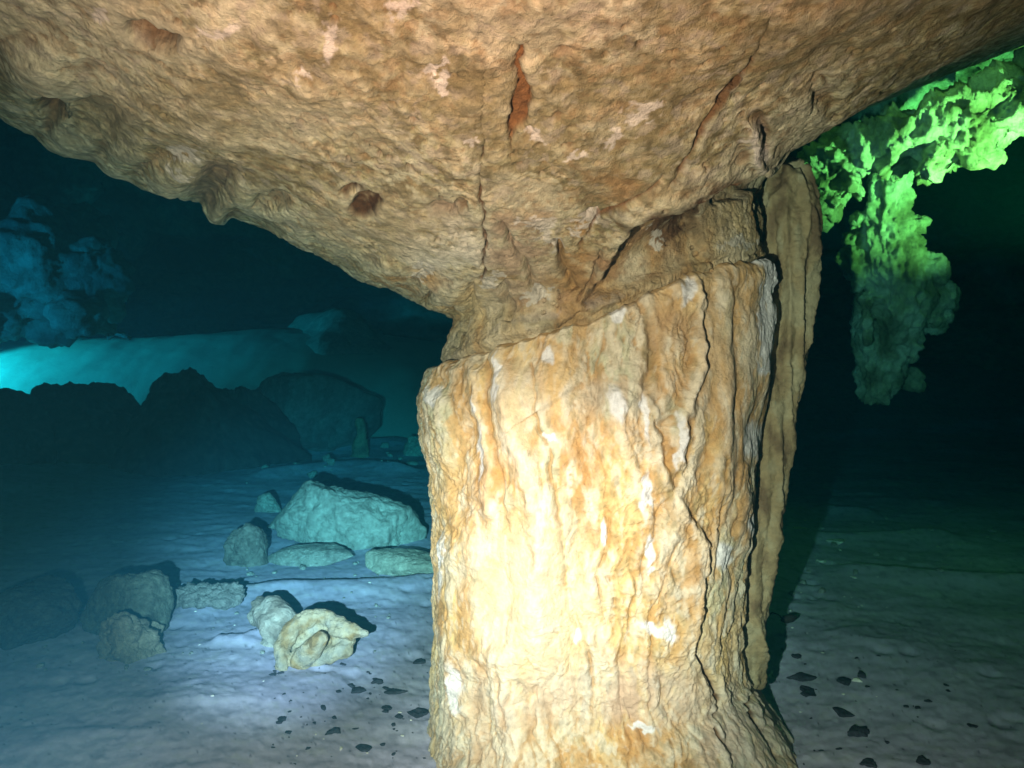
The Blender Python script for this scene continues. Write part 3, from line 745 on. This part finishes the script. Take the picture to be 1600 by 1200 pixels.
boulder('rock', 'rock', 'small dim rock poking up behind the left end of the big blocky boulder', 415, 800, 46, 34, seed=22, dratio=.8, rough=.1, cols=GR)
boulder('stone_cluster', 'rocks', 'flat crumbly cluster of stones on sand behind the ribbed round rock', 318, 952, 84, 34, seed=9, dratio=.6, dz=.3, rough=.13, knob=.25, cols=(C(.30, .29, .27), C(.2, .19, .18), C(.4, .38, .36)))
boulder('rock', 'rock', 'dim lumpy grey rock at the far left of the sand, below the dark mound', 190, 1030, 92, 74, seed=31, dratio=.8, rough=.12, knob=.3, tilt=12, cols=(C(.36, .33, .25), C(.24, .22, .17), C(.46, .42, .33)))
boulder('rock', 'rock', 'small dim stone touching the right side of the lumpy grey rock', 232, 1000, 36, 40, seed=33, dratio=.8, rough=.10, tilt=15, cols=(C(.36, .33, .25), C(.24, .22, .17), C(.46, .42, .33)))
boulder('mound', 'rock', 'wide dark greenish rock mound rising behind the lumpy grey rock', 185, 985, 150, 112, seed=41, dratio=.8, rough=.08, cols=(C(.17, .19, .15), C(.11, .12, .10), C(.23, .25, .2)), spread=.4)
boulder('mound', 'rock', 'wide low dark rock mound at the left edge of the photo', 20, 1000, 190, 80, seed=43, dratio=.8, rough=.08, cols=(C(.12, .13, .11), C(.08, .09, .08), C(.17, .18, .15)), spread=.4)
boulder('boulder', 'boulder', 'broad faint blue boulder far back behind the small stalagmite', 450, 706, 200, 130, seed=51, dratio=.8, rough=.06, cols=(C(.17, .18, .18), C(.12, .13, .13), C(.23, .24, .24)), spread=.3)
boulder('boulder', 'boulder', 'huge rounded faint boulder in the blue distance above the broad blue one', 530, 660, 250, 190, depth=10.0, seed=53, dratio=.8, rough=.05, cols=(C(.24, .25, .24), C(.15, .16, .15), C(.33, .34, .33)), spread=.3)
boulder('rock', 'rock', 'bright blue green stone partly hidden by the left edge of the column', 650, 712, 46, 30, seed=57, dratio=.8, rough=.1)
# black silhouettes of rock in front of the glowing bank
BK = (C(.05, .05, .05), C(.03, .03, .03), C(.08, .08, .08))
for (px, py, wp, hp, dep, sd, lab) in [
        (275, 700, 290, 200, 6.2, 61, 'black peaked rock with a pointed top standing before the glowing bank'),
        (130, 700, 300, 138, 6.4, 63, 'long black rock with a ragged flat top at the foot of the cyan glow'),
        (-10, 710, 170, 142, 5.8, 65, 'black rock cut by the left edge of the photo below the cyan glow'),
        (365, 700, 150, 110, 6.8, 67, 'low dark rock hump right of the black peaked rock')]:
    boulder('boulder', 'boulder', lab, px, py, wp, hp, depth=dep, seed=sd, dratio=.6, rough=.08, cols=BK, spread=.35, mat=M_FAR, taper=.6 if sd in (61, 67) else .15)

# sand bank glowing in the distance
def build_bank():
    nu, nv = 300, 120
    u, v = np.meshgrid(np.linspace(0, 1, nu), np.linspace(0, 1, nv), indexing='ij')
    crest = np.interp(u, [0, .1, .25, .5, .75, 1], [1.18, 1.22, 1.26, 1.36, 1.48, 1.1])
    X = -10.5 + 10.5 * u; Y = 8.3 + 3.2 * v
    Z = -0.1 + (crest) * np.sin(np.clip(v * 1.25, 0, 1) * math.pi / 2) + 0.06 * fbm(X * .7, Y * .7, 0 * X, 3, 700) + 0.008 * fbm(X * 5, Y * 5, 0 * X, 3, 705)
    P = np.stack([X, Y, Z], -1)
    col = np.empty(P.shape, np.float32); col[:] = C(.45, .46, .42); n = fbm(X * 2, Y * 2, Z * 2, 4, 710)
    col = paint(col, sst(0, .3, n) * .4, C(.3, .31, .28))
    me = raw_mesh('sand_bank', P, grid_faces(nu, nv, False, True), col); me.materials.append(M_SAND)
    tag(link(bpy.data.objects.new('sand_bank', me)), 'smooth silt bank glowing cyan in the far left distance', None, None, 'structure')
build_bank()

# rock mass hanging above the bank on the left
def build_left_mass():
    balls = []
    rg = np.random.default_rng(4)
    spec = [(120, 360, 50), (150, 420, 55), (170, 470, 34), (-140, 400, 170), (-20, 400, 110), (60, 400, 80), (105, 440, 60), (130, 490, 40), (-80, 440, 85), (10, 460, 65), (80, 490, 45), (170, 520, 22), (200, 528, 14), (60, 350, 45), (-160, 250, 200)]
    for (a, b, r) in spec:
        d = 8.2 + rg.random() * 0.8; c = wpt(a, b, d); balls.append((c[0], c[1], c[2], r / F * d))
    for a in range(-150, 60, 40):
        c = wpt(a, 250, 9.6); balls.append((c[0], c[1] , c[2], .8))
        c = wpt(a, 120, 10.0); balls.append((c[0], c[1], c[2], 1.0))
    me = ball_body(balls, 0.035)
    def dd(v):
        x, y, z = v.T
        return .16 * fbm(x * 1.2, y * 1.2, z * 1.6, 3, 720) * 2 + .05 * (0.6 - np.abs(fbm(x * 2.5, y * 2.5, z * 5, 4, 725)) * 3) + .07 * fbm(x * 10, y * 10, z * 14, 3, 728)
    def cc(v, d):
        x, y, z = v.T; n = fbm(x * 1.6, y * 1.6, z * 1.6, 4, 730); c = np.empty(v.shape, np.float32); c[:] = C(.30, .32, .28)
        c = paint(c, sst(0.02, .25, n) * .6, C(.12, .13, .13)); c = paint(c, sst(0, -.3, n), C(.45, .46, .40)); return c
    mesh_disp(me, dd, cc); me.materials.clear(); me.materials.append(M_FAR)
    o = link(bpy.data.objects.new('rock_mass', me)); tag(o, 'blotchy teal lit mass of rock hanging above the cyan glow at the left edge', 'rock mass')
build_left_mass()

# ------------------------------------------------------------------ green lit ledge and hanging stalactite on the right
def build_green():
    def bl(px, py, r, d):
        c = wpt(px, py, d); return (c[0], c[1], c[2], r / F * d)
    balls = line_balls([bl(1262, 300, 36, 3.9), bl(1290, 275, 45, 3.8), bl(1330, 240, 42, 3.7), bl(1400, 225, 52, 3.6), bl(1470, 215, 55, 3.5), bl(1550, 180, 58, 3.4), bl(1640, 130, 66, 3.3), bl(1760, 70, 90, 3.2)], 60)
    balls += [bl(1275, 345, 16, 3.8), bl(1300, 318, 20, 3.75), bl(1450, 262, 28, 3.5), bl(1500, 250, 26, 3.45), bl(1555, 232, 20, 3.4), bl(1330, 290, 18, 3.7)]
    for p in range(1240, 1800, 40):                        # back up into the roof
        balls.append(bl(p, 130 - (p - 1240) * .1, 60, 4.1)); balls.append(bl(p, 20, 90, 4.5)); balls.append(bl(p, -120, 110, 4.8)); balls.append(bl(p, -280, 120, 5.2)); balls.append(bl(p, -450, 130, 5.6))
    me = ball_body(balls, 0.011)
    def dd(v):
        x, y, z = v.T
        w_ = .08 * perlin(x * 5, y * 5, z * 5, 801)
        return (.04 * fbm(x * 3, y * 3, z * 3, 2, 805) * 2 + .06 * (0.5 - np.abs(perlin((x + w_) * 6, (y + w_) * 6, (z) * 4, 810)) * 3) + .035 * (0.6 - np.abs(fbm(x * 13, y * 13, z * 11, 4, 815, .6)) * 4)
                + .02 * (.5 - worley(x * 11, y * 11, z * 9, 8)) + .026 * fbm(x * 30, y * 30, z * 26, 4, 820, .7))
    def cc(v, d):
        x, y, z = v.T; n = fbm(x * 7, y * 7, z * 7, 4, 830); c = np.empty(v.shape, np.float32); c[:] = C(.46, .46, .34)
        c = paint(c, sst(0.0, .25, n) * .7, C(.16, .15, .07)); c = paint(c, sst(0, -.2, n), C(.68, .68, .58)); return c
    mesh_disp(me, dd, cc); me.materials.clear(); me.materials.append(M_ROCK)
    o = link(bpy.data.objects.new('rock_ledge', me)); tag(o, 'craggy rock ledge glowing bright green under the ceiling right of the column', 'rock ledge')
    balls = line_balls([bl(1392, 262, 30, 3.85), bl(1385, 330, 30, 3.9), bl(1390, 390, 42, 3.95), bl(1400, 440, 58, 4.0), bl(1398, 480, 56, 4.0), bl(1382, 530, 42, 4.05), bl(1374, 575, 34, 4.05), bl(1370, 605, 26, 4.05)], 52)
    balls += [bl(1335, 380, 20, 4.0), bl(1325, 405, 16, 4.0), bl(1350, 420, 28, 4.0), bl(1440, 430, 40, 3.95), bl(1466, 462, 32, 3.95), bl(1455, 495, 26, 3.95), bl(1425, 600, 14, 4.1), bl(1425, 590, 12, 4.1), bl(1345, 345, 18, 3.95), bl(1430, 350, 14, 3.9)] + line_balls([bl(1340, 400, 16, 3.95), bl(1335, 450, 8, 3.95)], 8) + line_balls([bl(1360, 470, 14, 3.9), bl(1356, 530, 6, 3.9)], 8) + line_balls([bl(1430, 500, 16, 3.9), bl(1424, 560, 7, 3.9)], 8)
    me = ball_body(balls, 0.010)
    def d2(v):
        x, y, z = v.T
        return .03 * (0.5 - np.abs(perlin(x * 8, y * 8, z * 2, 840)) * 3) + .015 * fbm(x * 40, y * 40, z * 26, 3, 842, .65) + .035 * (0.5 - np.abs(fbm(x * 18, y * 18, z * 9, 3, 845)) * 3) + .015 * (.5 - worley(x * 14, y * 14, z * 11, 6))
    mesh_disp(me, d2, cc); me.materials.clear(); me.materials.append(M_ROCK)
    o = link(bpy.data.objects.new('stalactite', me)); tag(o, 'ragged dim green stalactite cluster hanging below the glowing ledge', 'stalactite')
build_green()

# ------------------------------------------------------------------ stalagmite far behind
def build_stalagmite():
    g = gpt(563, 714); x0, y0 = g[0], g[1]; s = y0 / F
    z0 = gh(x0, y0)
    balls = line_balls([(x0, y0, z0 - .05, 16 * s), (x0, y0, z0 + 14 * s, 13 * s), (x0 + .01, y0, z0 + 34 * s, 8 * s), (x0 + .01, y0, z0 + 46 * s, 9 * s), (x0, y0, z0 + 54 * s, 7 * s)], 26)
    me = ball_body(balls, 0.012)
    def dd(v):
        x, y, z = v.T; return .02 * fbm(x * 14, y * 14, z * 9, 3, 850) + .01 * (.5 - np.abs(perlin(x * 6, y * 6, z * 26, 855)) * 2)
    def cc(v, d):
        c = np.empty(v.shape, np.float32); c[:] = C(.26, .26, .17); n = fbm(*(v.T * 8), 3, 857); return paint(c, sst(0, .3, n), C(.14, .14, .1))
    mesh_disp(me, dd, cc); me.materials.clear(); me.materials.append(M_ROCK)
    tag(link(bpy.data.objects.new('stalagmite', me)), 'small dark stalagmite with a thickened tip standing far back left of the column', 'stalagmite')
build_stalagmite()

# ------------------------------------------------------------------ ribbed round rock and curled flowstone fragment
def gb(px, py, rpx, d, dy=0.0):
    c = wpt(px, py, d); return (c[0], c[1] + dy, c[2], rpx / F * d)
def build_ribbed():
    d = 2.42
    b = line_balls([gb(412, 950, 20, d + .12), gb(425, 962, 30, d + .06), gb(436, 978, 30, d)], 10) + [gb(448, 990, 24, d - .02), gb(405, 962, 16, d + .1), gb(432, 1010, 26, d)]
    me = ball_body(b, 0.006)
    def dd(v):
        x, y, z = v.T; q = (x * .35 + z * .9)
        return .012 * (0.5 - np.abs(perlin(x * 6, y * 6, q * 34, 860)) * 2) + .006 * fbm(x * 40, y * 40, z * 40, 3, 862)
    def cc(v, d_):
        c = np.empty(v.shape, np.float32); c[:] = C(.50, .44, .36); n = fbm(*(v.T * 22), 4, 865); c = paint(c, sst(0, .3, n), C(.34, .29, .23)); return paint(c, sst(0, -.3, n), C(.62, .57, .48))
    mesh_disp(me, dd, cc); me.materials.clear(); me.materials.append(M_ROCK)
    tag(link(bpy.data.objects.new('rock', me)), 'round ribbed beige rock leaning behind the curled yellowish fragment', 'rock')
build_ribbed()
def build_curl():
    d = 2.27
    arc = [gb(440, 1040, 10, d - .05), gb(441, 1010, 13, d - .02), gb(455, 985, 14, d), gb(475, 968, 15, d + .02), gb(500, 962, 12, d + .03), gb(525, 972, 12, d + .02), gb(548, 984, 10, d), gb(572, 990, 5, d - .01)]
    b = line_balls(arc, 44)
    b += line_balls([gb(525, 985, 12, d), gb(550, 992, 8, d), gb(565, 993, 5, d)], 10)
    b += line_balls([gb(500, 998, 13, d - .06), gb(490, 1012, 16, d - .05), gb(470, 1030, 18, d - .03)], 12)
    b += line_balls([gb(465, 1035, 18, d), gb(500, 1028, 14, d), gb(540, 1015, 12, d)], 14)       # buried base
    b += [gb(468, 1003, 18, d + .035), gb(485, 990, 18, d + .045), gb(505, 985, 17, d + .045), gb(525, 992, 14, d + .04), gb(500, 1008, 18, d + .04), gb(480, 1018, 20, d + .03), gb(530, 1004, 12, d + .03), gb(545, 1000, 10, d + .02)]
    me = ball_body(b, 0.0045)
    def dd(v):
        x, y, z = v.T; return .006 * fbm(x * 30, y * 30, z * 30, 4, 870) * 1.6 + .004 * (.5 - np.abs(perlin(x * 45, y * 45, z * 12, 872)) * 2)
    def cc(v, d_):
        c = np.empty(v.shape, np.float32); c[:] = C(.56, .45, .29); n = fbm(*(v.T * 18), 4, 875); c = paint(c, sst(0, .3, n), C(.42, .27, .12)); return paint(c, sst(0, -.3, n), C(.52, .46, .36))
    mesh_disp(me, dd, cc); me.materials.clear(); me.materials.append(M_ROCK)
    tag(link(bpy.data.objects.new('flowstone_fragment', me)), 'curled yellowish flowstone fragment with a hooked rim and an inner knob, lying on the sand', 'rock fragment')
build_curl()

# ------------------------------------------------------------------ stones on the sand
def stone(px, py, wpx, seed, label, mat, group=None, flat=.5, name='stone', lift=.05):
    g = gpt(px, py, 0); z = gh(g[0], g[1]); g = gpt(px, py, z); z = gh(g[0], g[1]); d = g[1]; r = wpx / F * d / 2
    R = facet(ICO4, seed, n=10, spread=.45, k=18); v = ICO4 * R[:, None] * np.array([1, .8, flat], np.float32) * r
    v = rotz(v, seed * 1.7).astype(np.float32)
    v += ICO4 * (fbm(v[:, 0] / r * 2.5 + seed, v[:, 1] / r * 2.5, v[:, 2] / r * 2.5, 3, seed) * r * .28)[:, None]
    me = raw_mesh(name, v, ICO4F); me.materials.append(mat)
    o = link(bpy.data.objects.new(name, me)); o.location = (g[0], g[1], z + r * flat * lift)
    tag(o, label, 'stone', group)
named = [
    (557, 1080, 24, 'round black stone on the sand, nearest below the curled fragment', .6), (590, 1066, 26, 'dark stone with a pale rim, upper right of the round black stone', .3),
    (617, 1084, 30, 'wide flat dark stone halfway between the round black stone and the column', .35), (604, 1108, 13, 'small dark stone just below the wide flat dark stone', .6),
    (521, 1146, 22, 'angular dark stone on the near sand, left of bottom centre', .6), (568, 1172, 22, 'long dark stone at the very bottom left of the column', .4),
    (652, 1118, 36, 'dark flat stone almost touching the lower left of the column', .3), (452, 1145, 10, 'lone tiny dark stone left of the angular dark stone', .6), (655, 1038, 20, 'dark chip beside the left edge of the column above the other stones', .4),
    (1258, 1064, 40, 'largest dark flat stone on the sand right of the column', .35), (1262, 1086, 34, 'dark flat stone touching the near side of the largest one right of the column', .3),
    (1340, 1146, 32, 'round black stone standing alone at lower right', .55), (1318, 1116, 34, 'dark low stone just above the round black stone at lower right', .3),
    (1246, 1032, 22, 'small dark flat stone just above the largest flat stone right of the column', .3), (1345, 1058, 16, 'dark stone right behind the small white stone', .6),
    (1318, 1070, 22, 'dark low stone left of the small white stone', .35), (1416, 1108, 10, 'lone tiny dark stone on the plain sand at the far right', .5),
    (1440, 1190, 26, 'brownish dark stone cut by the bottom right edge of the photo', .4), (1356, 1195, 30, 'dark stone at the bottom edge under the round black stone', .4), (1522, 1136, 18, 'dull dark stone farthest right on the near sand', .3)]
for i, (px, py, wpx, lab, fl) in enumerate(named): stone(px, py, wpx, 100 + i, lab, M_DARK, None, fl)
rg = np.random.default_rng(11)
DG = 'tiny dark stones scattered on the sand left of the column'
for i in range(60):
    stone(rg.uniform(420, 668), rg.uniform(1030, 1197), 3 + 11 * rg.random() ** 2, 200 + i, 'one of the tiny dark stones scattered on the sand left of the column', M_DARK, DG, .5)
for i in range(26):
    stone(rg.uniform(1245, 1500), rg.uniform(1000, 1197), 3 + 10 * rg.random() ** 2, 300 + i, 'one of the tiny dark stones scattered on the sand right of the column', M_DARK, 'tiny dark stones scattered on the sand right of the column', .5)
stone(1340, 1067, 15, 401, 'bright little white stone beside dark stones right of the column', M_PALE, None, .7)
stone(533, 1171, 8, 402, 'bright little white stone at the bottom beside the angular dark stone', M_PALE, None, .7)
for i in range(40):
    if i % 2: a, b = rg.uniform(1230, 1400), rg.uniform(810, 1120)
    else: a, b = rg.uniform(300, 665), rg.uniform(890, 1190)
    side = 'right' if i % 2 else 'left'
    stone(a, b, rg.uniform(2.5, 5.5), 410 + i, 'one of the pale specks of shell dotting the sand %s of the column' % side, M_PALE, 'pale shell specks on the sand %s of the column' % side, .6, 'shell_fragment')
for i, (a, b, wd) in enumerate([(1252, 826, 18), (1305, 845, 30), (1282, 877, 14), (1335, 902, 10)]):
    stone(a, b, wd, 460 + i, ['pale small stone at the edge of the column shadow, farthest back on the right', 'pale flat stone just right of the column shadow, widest of the pale ones', 'pale stone below the widest flat pale stone on the right', 'small white stone out on the darkening sand on the right'][i], M_PALE, None, .35)

RB = [(C(.40, .42, .38), C(.28, .3, .27), C(.5, .52, .48))]
def rubble(n, box, w, seed, label, group, mat=M_ROCK):
    g_ = np.random.default_rng(seed)
    for i in range(n):
        a, b = g_.uniform(box[0], box[2]), g_.uniform(box[1], box[3]); wd = w[0] + (w[1] - w[0]) * g_.random() ** 2.5
        boulder('pebble', 'pebble', label, a, b, wd, wd * g_.uniform(.35, .7), seed=seed * 50 + i, dratio=.8, yaw=g_.uniform(-90, 90), tilt=g_.uniform(-10, 10), rough=.08, group=group, hi=False, spread=.3, cols=RB[0])
rubble(26, (330, 868, 660, 905), (4, 20), 3, 'one of the pale rubble pebbles strewn round the foot of the big blocky boulder', 'rubble at the foot of the big boulder')
rubble(24, (360, 690, 660, 760), (4, 22), 4, 'one of the dim pebbles scattered on the floor far behind the big blocky boulder', 'far rubble behind the big boulder')
rubble(24, (280, 930, 660, 1030), (3, 12), 5, 'one of the small pale pebbles round the ribbed rock and curled fragment', 'pebbles round the curled fragment')
rubble(26, (1235, 790, 1560, 930), (3, 14), 6, 'one of the dim pebbles on the darker far sand right of the column shadow', 'pebbles on the far sand at right')
rubble(16, (60, 960, 330, 1060), (4, 18), 7, 'one of the dull pebbles near the lumpy rock at far left', 'pebbles near the lumpy rock')

# dead leaf on a curved stem, right of the column
def build_leaf():
    g = gpt(1232, 968, 0.03); z0 = g[2]
    root = bpy.data.objects.new('dead_leaf', None); link(root); root.location = (float(g[0]), float(g[1]), gh(g[0], g[1]))
    tag(root, 'black dead leaf bud on a thin curved stem on the sand right of the column', 'leaf')
    s = g[1] / F; zz = z0 - root.location.z
    balls = line_balls([(-10 * s, 0, zz - 1 * s, 3 * s), (-4 * s, 0, zz, 6.5 * s), (4 * s, 0, zz + 2 * s, 6.5 * s), (11 * s, 0, zz + 4 * s, 3 * s)], 10)
    me = ball_body(balls, 0.002); me.materials.clear(); me.materials.append(M_TWIG); me.polygons.foreach_set('use_smooth', np.full(len(me.polygons), True))
    link(bpy.data.objects.new('bud', me), root)
    balls = line_balls([(-9 * s, 0, zz, 1.2 * s), (-16 * s, 0, zz + 8 * s, 1.1 * s), (-26 * s, 0, zz + 11 * s, 1.1 * s), (-34 * s, .01, zz + 2 * s, 1 * s), (-36 * s, .01, -.01, 1 * s)], 60)
    me = ball_body(balls, 0.0008); me.materials.clear(); me.materials.append(M_TWIG)
    link(bpy.data.objects.new('stem', me), root)
build_leaf()

# ------------------------------------------------------------------ the water itself
def build_water():
    bm = bmesh.new(); bmesh.ops.create_cube(bm, size=1)
    bmesh.ops.scale(bm, vec=(34, 36, 11.5), verts=bm.verts); bmesh.ops.translate(bm, vec=(0, 1, 3.2), verts=bm.verts)
    me = bpy.data.meshes.new('haze'); bm.to_mesh(me); bm.free()
    m = bpy.data.materials.new('cave_water'); m.use_nodes = True; nt = m.node_tree; nt.nodes.clear()
    out = nt.nodes.new('ShaderNodeOutputMaterial'); pv = nt.nodes.new('ShaderNodeVolumePrincipled')
    pv.inputs['Color'].default_value = (0.0015, 0.024, 0.040, 1)
    pv.inputs['Absorption Color'].default_value = (0.055, 0.84, 0.895, 1)
    pv.inputs['Density'].default_value = 0.45
    pv.inputs['Anisotropy'].default_value = 0.3
    nt.links.new(pv.outputs[0], out.inputs['Volume'])
    me.materials.append(m)
    tag(link(bpy.data.objects.new('haze', me)), 'clear blue green cave water filling the chamber', None, None, 'stuff')
build_water()
